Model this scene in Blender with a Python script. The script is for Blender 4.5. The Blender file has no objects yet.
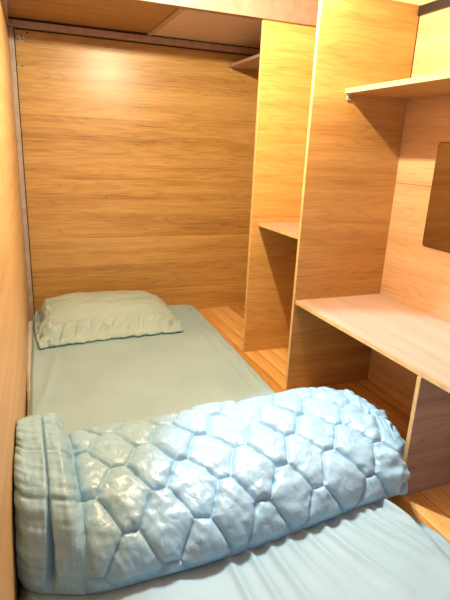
import bpy, bmesh, math, random
import numpy as np
from mathutils import Matrix, Vector, noise

random.seed(4)
scene = bpy.context.scene
COL = scene.collection


# ------------------------------------------------------------------ helpers
def lin(r, g, b):
    f = lambda c: (c / 255 / 12.92) if c / 255 <= .04045 else ((c / 255 + .055) / 1.055) ** 2.4
    return (f(r), f(g), f(b), 1)


def obj(name, mesh_or_bm, mat=None, parent=None, smooth=False, **props):
    if isinstance(mesh_or_bm, bmesh.types.BMesh):
        me = bpy.data.meshes.new(name)
        mesh_or_bm.normal_update()
        mesh_or_bm.to_mesh(me)
        mesh_or_bm.free()
    else:
        me = mesh_or_bm
    o = bpy.data.objects.new(name, me)
    COL.objects.link(o)
    if mat:
        me.materials.append(mat)
    if smooth:
        me.polygons.foreach_set('use_smooth', [True] * len(me.polygons))
    if parent:
        o.parent = parent
        o.matrix_parent_inverse = Matrix.Translation(parent.location).inverted() if parent.location.length else Matrix()
    for k, v in props.items():
        o[k] = v
    return o


def empty(name, loc, **props):
    o = bpy.data.objects.new(name, None)
    o.location = loc
    o.empty_display_size = .05
    COL.objects.link(o)
    for k, v in props.items():
        o[k] = v
    return o


def add_box(bm, x0, x1, y0, y1, z0, z1, bevel=0.0, seg=2):
    r = bmesh.ops.create_cube(bm, size=1)
    vs = r['verts']
    for v in vs:
        v.co = Vector((x0 + (v.co.x + .5) * (x1 - x0), y0 + (v.co.y + .5) * (y1 - y0), z0 + (v.co.z + .5) * (z1 - z0)))
    if bevel:
        es = list({e for v in vs for e in v.link_edges})
        bmesh.ops.bevel(bm, geom=es, offset=bevel, segments=seg, affect='EDGES', profile=.6)
    return bm


def box(*a, **k):
    return add_box(bmesh.new(), *a, **k)


def add_cyl(bm, c, r1, r2, h, axis='Z', seg=20):
    r = bmesh.ops.create_cone(bm, cap_ends=True, segments=seg, radius1=r1, radius2=r2, depth=h)
    if axis == 'X':
        bmesh.ops.rotate(bm, verts=r['verts'], matrix=Matrix.Rotation(math.pi / 2, 3, 'Y'))
    if axis == 'Y':
        bmesh.ops.rotate(bm, verts=r['verts'], matrix=Matrix.Rotation(math.pi / 2, 3, 'X'))
    bmesh.ops.translate(bm, verts=r['verts'], vec=c)
    return bm


def grid_mesh(name, P, close_bottom=False):
    """P: (n, m, 3) array of points"""
    n, m, _ = P.shape
    verts = P.reshape(-1, 3).tolist()
    faces = []
    for i in range(n - 1):
        b = i * m
        for j in range(m - 1):
            faces.append((b + j, b + j + 1, b + m + j + 1, b + m + j))
        if close_bottom:
            faces.append((b + m - 1, b, b + m, b + 2 * m - 1))
    if close_bottom:
        faces.append(tuple(range(m - 1, -1, -1)))
        faces.append(tuple((n - 1) * m + j for j in range(m)))
    me = bpy.data.meshes.new(name)
    me.from_pydata(verts, [], faces)
    me.update()
    return me


def grid_normals(P):
    du = np.gradient(P, axis=0)
    dv = np.gradient(P, axis=1)
    n = np.cross(du, dv)
    n /= np.maximum(np.linalg.norm(n, axis=2, keepdims=True), 1e-9)
    return n


def nz(x, y, z=0.0):
    return noise.noise(Vector((x, y, z)))


def nzgrid(U, V, su, sv, seed=0., octaves=1):
    out = np.zeros(U.shape)
    fu, fv = U.ravel(), V.ravel()
    r = np.zeros(fu.shape)
    amp = 1.
    s = 1.
    for o in range(octaves):
        r += amp * np.array([nz(a * su * s, b * sv * s, seed + 7.3 * o) for a, b in zip(fu, fv)])
        amp *= .5
        s *= 2
    return r.reshape(U.shape)


# ------------------------------------------------------------------ materials
class NT:
    def __init__(self, name):
        self.m = bpy.data.materials.new(name)
        self.m.use_nodes = True
        self.t = self.m.node_tree
        self.b = self.t.nodes['Principled BSDF']

    def n(self, kind, **k):
        x = self.t.nodes.new(kind)
        for a, v in k.items():
            setattr(x, a, v)
        return x

    def l(self, a, b):
        self.t.links.new(a, b)

    def math(self, op, a, b=None, c=None):
        x = self.n('ShaderNodeMath', operation=op)
        for i, v in enumerate((a, b, c)):
            if v is None:
                continue
            if isinstance(v, (int, float)):
                x.inputs[i].default_value = v
            else:
                self.l(v, x.inputs[i])
        return x.outputs[0]


def wood(name, dark, mid, light, grain='X', across='Z', plank=.13, seed=0., rough=.38, fine=1., knots=1., seam=0.0, spread=.5, var=.5,
         spec=.5, seamline=None):
    """laminate / plank wood: grain runs along one object axis, planks stack along another"""
    N = NT(name)
    tc = N.n('ShaderNodeTexCoord')
    sp = N.n('ShaderNodeSeparateXYZ')
    N.l(tc.outputs['Object'], sp.inputs[0])
    g, a = sp.outputs[grain], sp.outputs[across]
    idx = N.math('FLOOR', N.math('DIVIDE', N.math('ADD', a, 10.0 + seed * .037), plank))
    wn = N.n('ShaderNodeTexWhiteNoise', noise_dimensions='1D')
    N.l(N.math('ADD', idx, seed), wn.inputs['W'])
    off = N.math('MULTIPLY', wn.outputs['Value'], 37.0)
    gg = N.math('ADD', g, off)
    # broad, slightly wandering bands
    cb = N.n('ShaderNodeCombineXYZ')
    N.l(N.math('MULTIPLY', gg, 1.1), cb.inputs[0])
    N.l(N.math('MULTIPLY', a, 16.0), cb.inputs[1])
    cb.inputs[2].default_value = seed
    n1 = N.n('ShaderNodeTexNoise')
    n1.inputs['Scale'].default_value = 1.0
    n1.inputs['Detail'].default_value = 3
    n1.inputs['Distortion'].default_value = .3
    N.l(cb.outputs[0], n1.inputs['Vector'])
    # cathedral rings: contour lines of a stretched noise
    cc = N.n('ShaderNodeCombineXYZ')
    N.l(N.math('MULTIPLY', gg, .9), cc.inputs[0])
    N.l(N.math('MULTIPLY', a, 8.0), cc.inputs[1])
    cc.inputs[2].default_value = seed + 3
    n2 = N.n('ShaderNodeTexNoise')
    n2.inputs['Scale'].default_value = 1.0
    n2.inputs['Detail'].default_value = 2
    n2.inputs['Distortion'].default_value = .15
    N.l(cc.outputs[0], n2.inputs['Vector'])
    ring = N.math('SUBTRACT', .35, N.math('POWER', N.math('ADD', .5, N.math('MULTIPLY', N.math('SINE', N.math('MULTIPLY', n2.outputs['Fac'], 120.0)), .5)), 4.0))
    # fine fibre
    cf = N.n('ShaderNodeCombineXYZ')
    N.l(N.math('MULTIPLY', gg, 5.0), cf.inputs[0])
    N.l(N.math('MULTIPLY', a, 190.0), cf.inputs[1])
    n3 = N.n('ShaderNodeTexNoise')
    n3.inputs['Scale'].default_value = 1.0
    n3.inputs['Detail'].default_value = 4
    N.l(cf.outputs[0], n3.inputs['Vector'])
    v = N.math('ADD', N.math('MULTIPLY', N.math('SUBTRACT', n1.outputs['Fac'], .5), 1.5 * spread + .3), .5)
    v = N.math('ADD', v, N.math('MULTIPLY', ring, .11 * knots))
    v = N.math('ADD', v, N.math('MULTIPLY', N.math('SUBTRACT', n3.outputs['Fac'], .5), .95 * fine))
    v = N.math('ADD', v, N.math('MULTIPLY', N.math('SUBTRACT', wn.outputs['Value'], .5), .42 * var))
    r = N.n('ShaderNodeValToRGB')
    e = r.color_ramp.elements
    e[0].position, e[0].color = .12, dark
    e[1].position, e[1].color = .88, light
    k = e.new(.5)
    k.color = mid
    N.l(v, r.inputs[0])
    col = r.outputs[0]
    lines = []
    if seam:
        fr = N.math('FRACT', N.math('DIVIDE', N.math('ADD', a, 10.0 + seed * .037), plank))
        lines.append(N.math('LESS_THAN', fr, seam))
    if seamline is not None:
        lines.append(N.math('LESS_THAN', N.math('ABSOLUTE', N.math('SUBTRACT', a, seamline)), .0012))
    for ln in lines:
        mx = N.n('ShaderNodeMix', data_type='RGBA', blend_type='MULTIPLY')
        N.l(ln, mx.inputs['Factor'])
        N.l(col, mx.inputs['A'])
        mx.inputs['B'].default_value = (.35, .28, .22, 1)
        col = mx.outputs['Result']
    N.l(col, N.b.inputs['Base Color'])
    N.b.inputs['Roughness'].default_value = rough
    N.b.inputs['Specular IOR Level'].default_value = spec
    bp = N.n('ShaderNodeBump')
    bp.inputs['Strength'].default_value = .12
    bp.inputs['Distance'].default_value = .002
    N.l(n3.outputs['Fac'], bp.inputs['Height'])
    N.l(bp.outputs[0], N.b.inputs['Normal'])
    return N.m


def plain(name, col, rough=.5, metal=0., spot=0., spec=.5):
    N = NT(name)
    N.b.inputs['Roughness'].default_value = rough
    N.b.inputs['Metallic'].default_value = metal
    N.b.inputs['Specular IOR Level'].default_value = spec
    n = N.n('ShaderNodeTexNoise')
    n.inputs['Scale'].default_value = 22
    n.inputs['Detail'].default_value = 4
    tc = N.n('ShaderNodeTexCoord')
    N.l(tc.outputs['Object'], n.inputs['Vector'])
    r = N.n('ShaderNodeValToRGB')
    e = r.color_ramp.elements
    e[0].position, e[1].position = .3, .7
    e[0].color = tuple(c * (1 - .25 - spot) for c in col[:3]) + (1,)
    e[1].color = col
    N.l(n.outputs['Fac'], r.inputs[0])
    N.l(r.outputs[0], N.b.inputs['Base Color'])
    return N.m


def fabric(name, c0, c1, rough=.6, sheen=.3, weave=900., crease=.25, cscale=(14, 14, 14), spec=.5, cdist=.004):
    N = NT(name)
    tc = N.n('ShaderNodeTexCoord')
    n = N.n('ShaderNodeTexNoise')
    n.inputs['Scale'].default_value = 5
    n.inputs['Detail'].default_value = 3
    N.l(tc.outputs['Object'], n.inputs['Vector'])
    r = N.n('ShaderNodeValToRGB')
    e = r.color_ramp.elements
    e[0].position, e[1].position = .3, .7
    e[0].color, e[1].color = c0, c1
    N.l(n.outputs['Fac'], r.inputs[0])
    N.l(r.outputs[0], N.b.inputs['Base Color'])
    N.b.inputs['Roughness'].default_value = rough
    N.b.inputs['Specular IOR Level'].default_value = spec
    N.b.inputs['Sheen Weight'].default_value = sheen
    N.b.inputs['Sheen Roughness'].default_value = .4
    mp = N.n('ShaderNodeMapping')
    mp.inputs['Scale'].default_value = cscale
    N.l(tc.outputs['Object'], mp.inputs['Vector'])
    cn = N.n('ShaderNodeTexNoise')
    cn.inputs['Scale'].default_value = 1
    cn.inputs['Detail'].default_value = 4
    cn.inputs['Distortion'].default_value = 1.2
    N.l(mp.outputs[0], cn.inputs['Vector'])
    b1 = N.n('ShaderNodeBump')
    b1.inputs['Strength'].default_value = crease
    b1.inputs['Distance'].default_value = cdist
    N.l(cn.outputs['Fac'], b1.inputs['Height'])
    N.l(b1.outputs[0], N.b.inputs['Normal'])
    return N.m


D, M_, L_ = lin(150, 104, 56), lin(196, 146, 92), lin(222, 180, 128)
m_back = wood('oak_laminate_back', lin(152, 110, 54), lin(194, 152, 88), lin(216, 178, 114), 'X', 'Z', .165, 2.0, spread=.38, var=.35, fine=.9, rough=.34)
m_left = wood('oak_laminate_left', lin(178, 140, 92), lin(206, 170, 120), lin(224, 194, 148), 'Y', 'Z', .3, 5.0, spread=.3, fine=.5, var=.2, rough=.5)
m_right = wood('oak_laminate_right', lin(172, 130, 92), lin(202, 162, 122), lin(220, 186, 150), 'Y', 'Z', .4, 9.0, spread=.35, fine=.7, var=.2, seamline=.90)
m_divA = wood('oak_laminate_divider', lin(166, 118, 58), lin(204, 156, 88), lin(224, 180, 112), 'X', 'Z', .15, 11.0, spread=.35, fine=.6, var=.3)
m_divB = wood('oak_laminate_divider_near', lin(148, 104, 54), lin(188, 142, 82), lin(210, 166, 104), 'X', 'Z', .19, 23.0, spread=.42, fine=.6, var=.4)
m_desk = wood('pale_laminate_desk', lin(156, 130, 114), lin(180, 153, 137), lin(200, 174, 158), 'Y', 'X', .11, 4.0, spread=.3, fine=.5, var=.35, rough=.32)
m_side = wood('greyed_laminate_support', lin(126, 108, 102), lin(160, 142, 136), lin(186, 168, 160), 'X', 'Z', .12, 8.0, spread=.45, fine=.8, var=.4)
m_edge = plain('pale_edge_banding', lin(236, 206, 146), .45)
m_floor = wood('pine_floor_planks', lin(180, 126, 60), lin(224, 172, 98), lin(242, 204, 140), 'Y', 'X', .075, 6.0, seam=.03, spread=.5, var=1.2, rough=.35)
m_ceilply = wood('plywood_ceiling', lin(136, 94, 44), lin(170, 124, 68), lin(192, 146, 88), 'X', 'Y', .5, 13.0, spread=.4, fine=.3, knots=.6)
m_ceilpale = wood('pale_ceiling_board', lin(200, 172, 152), lin(222, 196, 178), lin(236, 214, 198), 'X', 'Y', .5, 15.0, spread=.3, fine=.3, knots=.3)
m_steel = plain('greyed_steel_beam', lin(192, 162, 150), .45, .0)
m_beam = plain('warm_grey_steel_beam', lin(158, 128, 112), .45, .0)
m_post = plain('grey_steel_post', lin(188, 172, 162), .4, .0)
m_black = plain('black_steel', lin(34, 30, 32), .4, .2)
m_gap = plain('dark_matte', lin(40, 24, 22), .8)  # dark colour drawn for gaps and seams, also for screw heads
m_zinc = plain('zinc_bracket', lin(205, 195, 180), .45, .3)
m_brown = plain('brown_clip', lin(92, 52, 36), .6)
m_sheet = fabric('teal_cotton_sheet', lin(148, 182, 196), lin(158, 192, 206), rough=.62, sheen=.12, crease=.35, cscale=(5, 2.2, 5), cdist=.012)
m_pillow = fabric('teal_cotton_pillowcase', lin(160, 186, 186), lin(170, 196, 196), rough=.6, sheen=.15, crease=.4, cscale=(9, 16, 9), cdist=.01)
m_quilt = fabric('pale_blue_satin', lin(146, 192, 220), lin(160, 204, 230), rough=.36, sheen=.15, crease=.45, cscale=(24, 17, 20), spec=.7, cdist=.012)
m_piping = fabric('pale_satin_binding', lin(150, 196, 214), lin(160, 204, 222), rough=.4, crease=.3)
m_core = plain('white_foam', lin(210, 210, 205), .9)

# mirror glass
N = NT('mirror_glass')
N.b.inputs['Metallic'].default_value = 1
N.b.inputs['Roughness'].default_value = .03
tc = N.n('ShaderNodeTexCoord')
n_ = N.n('ShaderNodeTexNoise')
n_.inputs['Scale'].default_value = 2
N.l(tc.outputs['Object'], n_.inputs['Vector'])
r_ = N.n('ShaderNodeValToRGB')
r_.color_ramp.elements[0].color = (.44, .36, .26, 1)
r_.color_ramp.elements[1].color = (.50, .41, .30, 1)
N.l(n_.outputs['Fac'], r_.inputs[0])
N.l(r_.outputs[0], N.b.inputs['Base Color'])
m_mirror = N.m

# ------------------------------------------------------------------ dimensions (metres, floor z=0, eye at z=1)
YB = 2.904          # back wall face
XR = 1.4615          # right wall face
XD = 1.028          # front edges of the dividers
YA, YN = 2.149, 1.693  # far and near divider faces
T = .015
ZD_ = 1.2402         # the dark joint between near divider and wall starts above the upper shelf
Y0 = -1.1
S = dict(kind='structure')


def lw(y):          # left wall runs very slightly out towards the viewer
    return .001 - (2.88 - y) * .0355


# ------------------------------------------------------------------ room shell
obj('floor', box(-.35, 1.6, Y0, 2.96, -.05, 0), m_floor, **S)
obj('wall_back', box(-.14, 1.56, YB, YB + .03, 0, 1.75), m_back, **S)
obj('wall_right', box(XR, XR + .03, Y0, YB - .001, 0, 1.75), m_right, **S)
bm = bmesh.new()
vs = []
for z in (0, 1.75):
    for (x, y) in ((lw(2.878) - .03, 2.878), (lw(Y0) - .03, Y0), (lw(Y0), Y0), (lw(2.878), 2.878)):
        vs.append(bm.verts.new((x, y, z)))
bm.faces.new(vs[3::-1])
bm.faces.new(vs[4:])
for i in range(4):
    j = (i + 1) % 4
    bm.faces.new((vs[i], vs[j], vs[j + 4], vs[i + 4]))
bmesh.ops.recalc_face_normals(bm, faces=bm.faces)
obj('wall_left', bm, m_left, **S)

# ceiling: plywood over the left, paler board over the right, higher board near the viewer
ce = empty('ceiling', (0.7, 1.5, 1.63), **S)
obj('ceiling_board', box(-.2, .715, 2.172, YB, 1.578, 1.598), m_ceilply, ce, label='orange-brown plywood ceiling board')
obj('ceiling_board', box(.717, XR, 2.172, YB, 1.574, 1.595), m_ceilpale, ce, label='pale ceiling board')
obj('ceiling_board', box(-.2, XR, Y0, 2.131, 1.710, 1.730), m_ceilpale, ce, label='pale upper ceiling board')

# steel beams
obj('trim_1', box(.0, XR, 2.862, YB - .003, 1.542, 1.573, bevel=.003), m_steel, **S)
obj('trim_2', box(-.10, XR, 2.132, 2.170, 1.544, 1.712, bevel=.003), m_beam, **S)
obj('trim_3', box(-.10, .006, 2.1715, 2.861, 1.548, 1.577, bevel=.003), m_steel, **S)
obj('trim_4', box(.001, .026, 2.880, 2.896, 0, 1.540, bevel=.003), m_post, **S)
obj('trim_5', box(XR - .012, XR - .0005, Y0, YN - .002, 1.515, 1.548, bevel=.002), m_black, **S)
obj('trim_6', box(.027, .031, 2.895, YB - .001, 0, 1.540), m_gap, **S)
obj('trim_7', box(.03, XR, YB - .003, YB - .0005, 1.535, 1.541), m_gap, **S)
obj('trim_8', box(.0, XR, 2.857, 2.8615, 1.569, 1.5735), m_gap, **S)
obj('trim_9', box(.69, .716, 2.1715, 2.856, 1.570, 1.5775, bevel=.002), m_steel, **S)

obj('trim_10', box(XR - .003, XR - .0002, YN - .0025, YN - .0003, ZD_, 1.551), m_gap, **S)

# ------------------------------------------------------------------ dividers


def divider(name, y, top, mat, label):
    root = empty(name, ((XD + XR) / 2, y + T / 2, 0), label=label, category='divider panel',
                 group='divider panels standing out from the right wall')
    obj('board', box(XD + .0015, XR - .0005, y, y + T, .0005, top, bevel=.0006, seg=1), mat, root)
    obj('edge_strip', box(XD - .0005, XD + .0012, y + .0003, y + T - .0003, .0005, top - .0005), m_edge, root,
        label='pale yellow edge banding')
    return root


divider('divider_panel', YA, 1.543, m_divA, 'farther of two tall wooden divider boards, its top meeting the ceiling beam')
divider('divider_panel', YN, 1.552, m_divB, 'nearer tall wooden divider board, with desk and upper shelf fixed to its front')


# ------------------------------------------------------------------ desk and shelves
def bracket(parent, x, y, z, mat, s=.016, face=1, label=None):
    """small L clip in the angle below a shelf"""
    bm = bmesh.new()
    add_box(bm, x, x + s, y - .003 * face if face > 0 else y, y if face > 0 else y + .003, z - s * 1.3, z - .0006, bevel=.0007, seg=1)
    add_box(bm, x, x + s, y - s * face if face > 0 else y, y if face > 0 else y + s, z - .003, z - .0006, bevel=.0007, seg=1)
    b = obj('bracket', bm, mat, parent)
    if label:
        b['label'] = label
    sc = add_cyl(bmesh.new(), (x + s / 2, y - .004, z - s * .75), .0022, .002, .002, 'Y', 12)
    obj('screw', sc, m_gap, b)
    return b


desk = empty('desk', (1.26, 1.38, 0), label='low pale wooden desk on a board leg, below the mirror on the right wall',
             category='desk')
ZD = .420
obj('desktop', box(XD + .006, XR - .001, .871, YN - .0008, ZD - .016, ZD, bevel=.0012), m_desk, desk)
obj('edge_strip', box(XD + .0042, XD + .0056, .872, YN - .0012, ZD - .0155, ZD - .0005), m_edge, desk)
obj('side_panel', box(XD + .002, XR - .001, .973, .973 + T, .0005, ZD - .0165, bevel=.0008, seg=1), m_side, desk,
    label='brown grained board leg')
obj('edge_strip', box(XD + .0000, XD + .0017, .9735, .9725 + T, .0005, ZD - .017), m_edge, desk)

sh = empty('wall_shelf', (1.34, 1.38, 1.25), label='upper wooden shelf above the mirror, in the corner of the nearer divider board',
           category='shelf', group='shelves between the divider boards')
ZS = 1.240
obj('shelf_board', box(1.1695, XR - .001, .95, YN - .0008, ZS - .017, ZS, bevel=.001), m_divA, sh)
obj('edge_strip', box(1.1675, 1.169, .951, YN - .001, ZS - .0165, ZS - .0005), m_edge, sh, label='pale yellow edge banding')
bracket(sh, 1.175, YN - .0008, ZS - .017, m_zinc, .018, label='small zinc corner clip')
bracket(sh, 1.425, 1.40, ZS - .017, m_brown, .03, label='dark brown clip')

sh = empty('wall_shelf', (1.27, 2.04, .68), label='short low shelf spanning the gap between the two tall divider boards',
           category='shelf', group='shelves between the divider boards')
ZM = .6745
obj('shelf_board', box(1.068, XR - .001, YN + T + .0008, YA - .0008, ZM - .016, ZM, bevel=.001), m_desk, sh)
obj('edge_strip', box(1.066, 1.0675, YN + T + .001, YA - .001, ZM - .0155, ZM - .0005), m_edge, sh)

sh = empty('wall_shelf', (1.33, 2.67, 1.5), label='high shelf near the ceiling at the back wall, mostly hidden behind the far divider board',
           category='shelf', group='shelves between the divider boards')
ZH = 1.478
obj('shelf_board', box(1.184, XR - .001, YA + T + .0008, YB - .0008, ZH - .016, ZH, bevel=.001), m_steel, sh)
obj('edge_strip', box(1.182, 1.1835, YA + T + .001, YB - .001, ZH - .0155, ZH - .0005), m_steel, sh)
bracket(sh, 1.188, YB - .0008, ZH - .016, m_zinc, .016)

# ------------------------------------------------------------------ mirror on the right wall
def rounded_rect(y0, y1, z0, z1, r, n=6):
    pts = []
    for cy, cz, a0 in ((y1 - r, z1 - r, 0), (y0 + r, z1 - r, 90), (y0 + r, z0 + r, 180), (y1 - r, z0 + r, 270)):
        for k in range(n + 1):
            a = math.radians(a0 + 90 * k / n)
            pts.append((cy + r * math.cos(a), cz + r * math.sin(a)))
    return pts


def slab_x(x0, x1, pts):
    bm = bmesh.new()
    a = [bm.verts.new((x0, y, z)) for y, z in pts]
    b = [bm.verts.new((x1, y, z)) for y, z in pts]
    bm.faces.new(a)
    bm.faces.new(b[::-1])
    for i in range(len(pts)):
        j = (i + 1) % len(pts)
        bm.faces.new((a[i], a[j], b[j], b[i]))
    bmesh.ops.recalc_face_normals(bm, faces=bm.faces)
    return bm


mr = empty('mirror', (XR - .003, 1.29, .69), label='rounded-corner mirror mounted on the right wall between desk and upper shelf',
           category='mirror')
obj('glass', slab_x(XR - .0045, XR - .0030, rounded_rect(1.082, 1.490, .676, 1.058, .012)), m_mirror, mr)
obj('backing', slab_x(XR - .0028, XR - .0005, rounded_rect(1.080, 1.492, .674, 1.060, .013)), m_brown, mr, label='dark backing rim')

# small metal plate screwed into the back wall's upper left corner
cp = empty('corner_plate', (.056, YB - .002, 1.50), label='small pale metal plate in the top left corner of the back wall',
           category='plate')
obj('plate', box(.036, .072, YB - .003, YB, 1.484, 1.516, bevel=.0008, seg=1), m_zinc, cp)
for sx, sz in ((.044, 1.492), (.063, 1.508), (.063, 1.492)):
    obj('screw', add_cyl(bmesh.new(), (sx, YB - .004, sz), .004, .004, .002, 'Y', 12), m_gap, cp)
for sx, sz, r in ((.090, 1.526, .005), (.056, 1.37, .004), (.46, .72, .0035)):
    s = obj('screw', add_cyl(bmesh.new(), (sx, YB - .0005, sz), r, r * .8, .0012, 'Y', 12), m_gap)
    s['label'] = {1.526: 'dark screw head on the back wall just above right of the metal plate',
                  1.37: 'dark screw head on the back wall a little below the metal plate',
                  .72: 'tiny dark screw head in the middle of the back wall'}[sz]
    s['category'] = 'screw'
    s['group'] = 'screws in the back wall'
obj('bolt', add_cyl(bmesh.new(), (.03, 2.8605, 1.558), .006, .005, .004, 'Y', 6), m_zinc,
    label='small metal bolt at the left end of the back ceiling beam', category='bolt')

# ------------------------------------------------------------------ mattress and sheet
ZT = .080
YN0, YF = .36, 2.80


def edge_x(y):
    return .915 + .055 * max(0., min(1., (y - 1.4) / 1.3))


bm = bmesh.new()
add_box(bm, -.03, .89, YN0 + .03, YF - .05, .001, ZT - .014, bevel=.02, seg=3)
obj('mattress', bm, m_core, label='thin floor mattress wrapped under the loose blue-green sheet', category='mattress')

ny, nx = 420, 230
ys = np.linspace(YN0, YF, ny)
us = np.linspace(0, 1, nx)
P = np.zeros((nx, ny, 3))
for j, y in enumerate(ys):
    xl = lw(y) + .006
    xe = edge_x(y)
    near = max(0., min(1., (1.05 - y) / .25))
    spread = .045 + .065 * near          # how far the hanging edge kicks out on the floor
    back = min(1., (YF - y) / .05)
    for i, u in enumerate(us):
        x = xl + u * (xe + spread - xl)
        # corner rounding at the head end
        d = (x - (xe - .03)) / (spread + .03)
        d = max(0., min(1., d))
        z = ZT * (1 - d * d * (3 - 2 * d))
        cr = math.hypot(max(0, x - (xe - .12)) / .12, max(0, y - (YF - .10)) / .10)
        if cr > .9:
            z *= max(0., 1 - (cr - .9) * 1.3) if cr < 1.6 else 0
        if y > YF - .02:
            z *= max(0.0, (YF - y) / .02) ** .5
        if u < .02:
            z *= .6 + .4 * u / .02
        P[i, j] = (x, y, max(z, .002))
X_, Y_ = P[:, :, 0], P[:, :, 1]
H = .0025 * nzgrid(X_, Y_, 5, 2.2, 1., 2)
# long soft creases along the right of the bed and by the left wall


def ridge(ax, ay, bx, by, w, h, taper=True):
    dx, dy = bx - ax, by - ay
    L = math.hypot(dx, dy)
    tx, ty = dx / L, dy / L
    s = ((X_ - ax) * tx + (Y_ - ay) * ty) / L
    d = (X_ - ax) * -ty + (Y_ - ay) * tx
    d = d + .012 * np.sin(s * 4 + ax * 9)
    e = np.clip(s, 0, 1)
    fade = np.where((s > 0) & (s < 1), np.sin(np.pi * e) ** .6, 0)
    return h * fade * np.exp(-(d / w) ** 2)


H += ridge(.86, 1.55, .90, 2.75, .010, .006)
H += ridge(.80, 1.60, .84, 2.3, .009, .004)
H += ridge(-.04, 1.5, .12, 2.3, .016, .006)
H += ridge(-.03, 1.9, .03, 2.5, .010, .005)
H += ridge(.40, 1.45, .62, 1.9, .02, .003)
for k in range(11):      # pulled folds in front of the comforter, fanning to the hanging edge
    a = random.uniform(-.02, .02)
    sx = .36 + .055 * k
    H += ridge(sx, 1.02, sx + .05 + .012 * k, .66 - .02 * (k % 3), .010 + .004 * random.random(), .007 + .005 * random.random())
H += ridge(.84, 1.06, .93, .66, .016, .020)
H += ridge(.78, 1.05, .86, .70, .012, .012)
H += ridge(.90, 1.05, 1.00, .72, .012, .014)
H -= ridge(.885, 1.04, .965, .68, .012, .012)
P[:, :, 2] = np.maximum(P[:, :, 2] + H * np.clip(P[:, :, 2] / .03, .35, 1), .0015)
# hem lies on the floor
P[-1, :, 2] = .0012
me = grid_mesh('bed_sheet', P)
o = obj('bed_sheet', me, m_sheet, smooth=True,
        label='loose blue-green sheet covering the whole mattress, creased in front of the comforter',
        category='bed sheet')
md = o.modifiers.new('thickness', 'SOLIDIFY')
md.thickness = .0012
md.offset = 0


# ------------------------------------------------------------------ comforter
def smooth(a, b, x):
    t = np.clip((x - a) / (b - a), 0, 1)
    return t * t * (3 - 2 * t)


nx, nt = 560, 330
x0, x1 = -.082, 1.125
xs = x0 + (x1 - x0) * (1 - np.cos(np.linspace(0, np.pi, nx))) / 2 * .35 + (x1 - x0) * np.linspace(0, 1, nx) * .65
P = np.zeros((nx, nt, 3))
A = np.zeros((nx, nt))
for i, x in enumerate(xs):
    capl = max(0., 1 - max(0., (x0 + .045 - x) / .045) ** 2.4) ** .42
    capr = max(0., 1 - max(0., (x - (x1 - .10)) / .10) ** 2.4) ** .45
    cap = max(.03, min(capl, capr))
    h = .145
    h += .062 * (1 - float(smooth(.045, .085, x)))
    h -= .012 * math.exp(-((x - .082) / .015) ** 2)
    h -= .012 * float(smooth(.92, 1.10, x))
    yf = .845 + .045 * float(smooth(.06, -.07, -x)) * 0 + .05 * (1 - float(smooth(-.06, .12, x))) + .055 * float(smooth(.3, 1.0, x))
    yb = 1.36 + .03 * float(smooth(.1, .7, x)) - .03 * float(smooth(.95, 1.1, x))
    if x < .07:
        yb += .06 * (1 - float(smooth(.03, .08, x)))
        yf -= .004
    yf += .055 * math.exp(-((x + .085) / .035) ** 2)
    if x > .97:
        yf += (.992 + .02 - yf) * float(smooth(.965, 1.03, x))
    yc, hd = (yf + yb) / 2, (yb - yf) / 2
    hd *= .55 + .45 * cap
    hh = h * cap
    th = np.linspace(0, np.pi, 400)
    c, s = np.cos(th), np.sin(th)
    yy = yc - hd * np.sign(c) * np.abs(c) ** (2 / 2.7)
    zz = hh * np.abs(s) ** (2 / 2.3)
    # slightly lower at the front, fuller at the back
    zz *= 1 - .10 * np.cos(th) * (1 if x > .06 else .3)
    ll = np.concatenate([[0], np.cumsum(np.hypot(np.diff(yy), np.diff(zz)))])
    q = np.linspace(0, ll[-1], nt)
    sag = -.035 * float(smooth(.93, 1.08, x))
    P[i, :, 0] = x
    P[i, :, 1] = np.interp(q, ll, yy)
    P[i, :, 2] = np.interp(q, ll, zz) + ZT + .004 + sag
    A[i] = q
Nn = grid_normals(P)
if Nn[nx // 2, nt // 2, 2] < 0:
    Nn = -Nn
XX = P[:, :, 0]
# develop: arc measured so that pattern phase matches across the blanket
ref = 0.20
U = XX + .008 * nzgrid(XX, A, 9, 9, 2.)
V = A + .010 * nzgrid(XX, A, 9, 9, 9.) + .05 * (XX - .2)
px, py = .083, .170
U0 = U.copy()
best = np.full(U.shape, 9.)
sec = np.full(U.shape, 9.)
Cx = np.zeros(U.shape)
Cy = np.zeros(U.shape)
ky = .74
i0 = np.round((U - .179) / px)
for di in (-2, -1, 0, 1, 2):
    ci = i0 + di
    offy = np.where(np.mod(ci, 2) == 0, 0., py / 2)
    j0 = np.round((V - ref - offy) / py)
    for dj in (-1, 0, 1):
        cx = .179 + ci * px
        cy = ref + offy + (j0 + dj) * py
        d = np.hypot(U - cx, (V - cy) * ky)
        new = d < best
        sec = np.where(new, best, np.minimum(sec, d))
        Cx = np.where(new, cx, Cx)
        Cy = np.where(new, cy, Cy)
        best = np.where(new, d, best)
e = (sec - best) / 2
puff = 1 - np.exp(-np.maximum(e, 0) / .0045)
seamd = np.exp(-(e / .0022) ** 2)
main = smooth(.060, .10, XX)
ends = 1 - smooth(1.02, 1.10, XX)
dom = .010 * puff + .008 * (1 - np.exp(-np.maximum(e, 0) / .02))
dom = dom * (.85 + .3 * np.sin(Cx * 91 + Cy * 57))
crs = nzgrid(U + .3 * V, V - .2 * U, 17, 26, 4., 2)
crs2 = nzgrid(U + .5 * V, V, 60, 24, 6., 1)
edge_wr = np.exp(-e / .02)
disp = main * (dom + .0035 * crs * (1 + edge_wr) + .0022 * crs2 * (.3 + 1.2 * edge_wr) - .003 * seamd)
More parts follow.
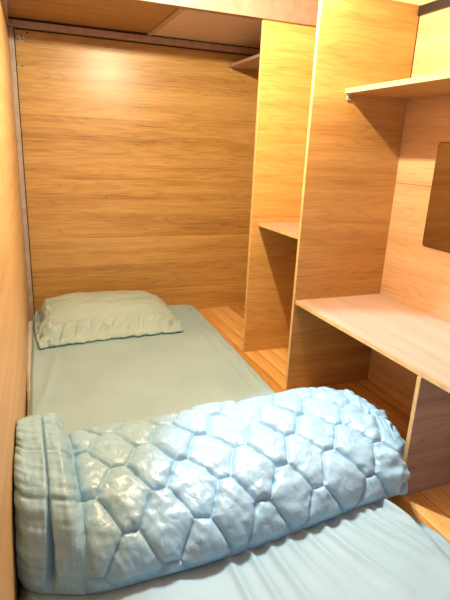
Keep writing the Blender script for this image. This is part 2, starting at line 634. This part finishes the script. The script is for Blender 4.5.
# rolled left end: long lobes with tuck creases
lob = 1 - main
cross = nzgrid(XX, A, 12, 34, 12., 2)
gro = np.exp(-((XX - .012 + .012 * np.clip(.25 - A, 0, .25) / .25) / (.0025 + .005 * np.clip(.25 - A, 0, .25) / .25)) ** 2)
disp += lob * (.005 * cross + .0025 * nzgrid(XX, A, 70, 22, 15.) - (.012 + .022 * np.clip(.22 - A, 0, .12) / .12) * gro
               + .003 * np.cos(A * 30 + XX * 16) - .005 * np.exp(-((np.mod(A + .02, .15) - .075) / .007) ** 2))
# crumpled right corner
cr = smooth(.84, .97, XX) * (1 - smooth(.30, .52, A))
disp += cr * (.014 * nzgrid(XX, A, 15, 24, 21., 2))
w = 4
fall = np.minimum(np.arange(nt), np.arange(nt)[::-1]) / 14.
disp *= np.clip(fall, 0, 1)[None, :]
ix = np.minimum(np.arange(nx), np.arange(nx)[::-1]) / 8.
disp *= np.clip(ix, 0, 1)[:, None]
P = P + Nn * disp[:, :, None]
lim = np.vectorize(lw)(P[:, :, 1]) + .004
P[:, :, 0] = np.maximum(P[:, :, 0], lim)
P[:, :, 2] = np.maximum(P[:, :, 2], .006)
me = grid_mesh('comforter', P, close_bottom=True)
cf = obj('comforter', me, m_quilt, smooth=True,
         label='folded pale blue quilted satin comforter lying across the bed, rolled up at its left end', category='comforter')
bm = bmesh.new()
bm.from_mesh(me)
bmesh.ops.recalc_face_normals(bm, faces=bm.faces)
bm.to_mesh(me)
bm.free()

# ------------------------------------------------------------------ pillow
nu, nv = 260, 200
Uu, Vv = np.meshgrid(np.linspace(-1, 1, nu), np.linspace(-1, 1, nv), indexing='ij')


def pillow_side(sign):
    P = np.zeros((nu, nv, 3))
    cx, cy, a, b = .390, 2.545, .368, .262
    r = np.maximum(0, (1 - np.abs(Uu) ** 3.8)) ** .5 * np.maximum(0, (1 - np.abs(Vv) ** 3.4)) ** .5
    # the flat frilled border of the pillowcase at front and left
    front = smooth(-.99, -.62, Vv) * .75 + smooth(-.66, -.2, Vv) * .25
    left = smooth(-1.0, -.80, Uu)
    r = r * front * left
    r = r * (1 + .0 * Uu)
    pinch = 1 - .05 * (1 - Uu ** 2) * 0
    P[:, :, 0] = cx + a * Uu * (1 - .03 * Vv ** 2)
    P[:, :, 1] = cy + b * Vv * (1 - .06 * (1 - Uu ** 2)) + .02 * Uu
    zt = .115
    if sign > 0:
        z = .012 + zt * r * (1 + .22 * Vv) * (1.04 - .10 * Uu)
        wr = .006 * nzgrid(Uu, Vv, 4, 5, 31., 2) * smooth(-.1, .4, r)
        # gathered ripples where the border begins
        band = np.exp(-((Vv + .80) / .13) ** 2)
        rip = nzgrid(Uu - .5 * Vv, Vv, 10, 5.0, 33., 2)
        wr = wr + band * .040 * rip + .006 * band
        bl = np.exp(-((Uu + .90) / .09) ** 2)
        wr = wr + bl * .050 * nzgrid(Uu, Vv, 9, 13, 37., 2)
        z = z + wr
        P[:, :, 2] = ZT + .004 + np.maximum(z, .007)
        P[:, :, 1] += np.where(Vv < -.6, (.022 * rip) * (-Vv - .6) * 2.5, 0)
    else:
        P[:, :, 2] = ZT + .004 + .003
        rip = nzgrid(Uu - .5 * Vv, Vv, 10, 5.0, 33., 2)
        P[:, :, 1] += np.where(Vv < -.6, (.022 * rip) * (-Vv - .6) * 2.5, 0)
    return P


Pt, Pb = pillow_side(1), pillow_side(-1)
m1 = grid_mesh('p', Pt)
m2 = grid_mesh('p2', Pb)
bm = bmesh.new()
bm.from_mesh(m1)
bm.from_mesh(m2)
bm.verts.ensure_lookup_table()
n1 = nu * nv


def ring_idx():
    r = [(i, 0) for i in range(nu)] + [(nu - 1, j) for j in range(1, nv)] + [(i, nv - 1) for i in range(nu - 2, -1, -1)] + [(0, j) for j in range(nv - 2, 0, -1)]
    return r


R_ = ring_idx()
for k in range(len(R_)):
    a, b = R_[k], R_[(k + 1) % len(R_)]
    ia, ib = a[0] * nv + a[1], b[0] * nv + b[1]
    bm.faces.new((bm.verts[ia], bm.verts[ib], bm.verts[n1 + ib], bm.verts[n1 + ia]))
bmesh.ops.recalc_face_normals(bm, faces=bm.faces)
obj('pillow', bm, m_pillow, smooth=True, label='grey-green pillow with ruffled case edge at the back wall end of the bed',
    category='pillow')

# ------------------------------------------------------------------ warm lamp and added cool spot
def emit(name, col, s):
    N = NT(name)
    N.b.inputs['Emission Color'].default_value = col
    N.b.inputs['Emission Strength'].default_value = s
    return N.m


LX, LY, LZ = .70, 1.54, 1.620
lamp = empty('ceiling_lamp', (LX, LY, 1.71), label='small round warm lamp on a short stem under the near ceiling', category='lamp')
obj('base', add_cyl(bmesh.new(), (LX, LY, 1.7025), .05, .045, .014), m_zinc, lamp)
obj('stem', add_cyl(bmesh.new(), (LX, LY, (LZ + 1.702) / 2), .008, .008, 1.69 - LZ), m_zinc, lamp)
obj('lamp_shade', add_cyl(bmesh.new(), (LX, LY, LZ + .003), .038, .042, .006), emit('warm_diffuser', (1, .8, .5, 1), 3), lamp)


def point(name, loc, col, energy, radius):
    ld = bpy.data.lights.new(name, 'POINT')
    ld.color = col
    ld.energy = energy
    ld.shadow_soft_size = radius
    o = bpy.data.objects.new(name, ld)
    o.location = loc
    COL.objects.link(o)
    return o


WARM, COOL, FILL = 76., 92., .5
point('warm_lamp_light', (LX, LY, LZ - .03), (1, .81, .52), WARM, .016)
ld = bpy.data.lights.new('added_cool_spot', 'SPOT')  # invented cool spot, added to turn the near right side bluish
ld.color = (.62, .80, 1.0)
ld.energy = COOL
ld.spot_size = math.radians(62)
ld.spot_blend = .35
ld.shadow_soft_size = .02
so = bpy.data.objects.new('added_cool_spot', ld)
so.location = (LX + .04, LY - .08, LZ + .03)
tgt = Vector((1.0, .80, .2))
so.rotation_euler = (tgt - so.location).to_track_quat('-Z', 'Y').to_euler()
COL.objects.link(so)
sl = empty('added_spot_housing', (so.location.x, so.location.y, 1.71), label='housing of an added cool spot under the ceiling, out of view', category='lamp')
obj('base', add_cyl(bmesh.new(), (so.location.x, so.location.y, 1.695), .022, .03, .029), m_zinc, sl)

# bluish ambient fill added for the shadows, entering at the open foot end
w = bpy.data.worlds.new('cool_ambient_fill')
scene.world = w
w.use_nodes = True
bg = w.node_tree.nodes['Background']
bg.inputs['Color'].default_value = (.45, .68, 1, 1)
bg.inputs['Strength'].default_value = FILL

# ------------------------------------------------------------------ camera
R = Matrix(((0.9332736521323843, 0.0710228264633426, -0.35207392456221365), (-0.35714230862984375, 0.2874236675203033, -0.8887277461268575), (0.03807442214961285, 0.9551666836057132, 0.29361019210449274)))
cd = bpy.data.cameras.new('camera')
cd.sensor_fit = 'VERTICAL'
cd.sensor_height = 24
cd.lens = 19.70
cd.shift_x = .01823
cd.shift_y = .00286
cd.clip_start = .02
cam = bpy.data.objects.new('camera', cd)
COL.objects.link(cam)
cam.matrix_world = Matrix.Translation((0, 0, 1)) @ R.to_4x4()
scene.camera = cam

scene.view_settings.view_transform = 'Standard'
scene.view_settings.look = 'None'
scene.view_settings.gamma = 1
scene.view_settings.use_curve_mapping = False
scene.view_settings.exposure = 0.0
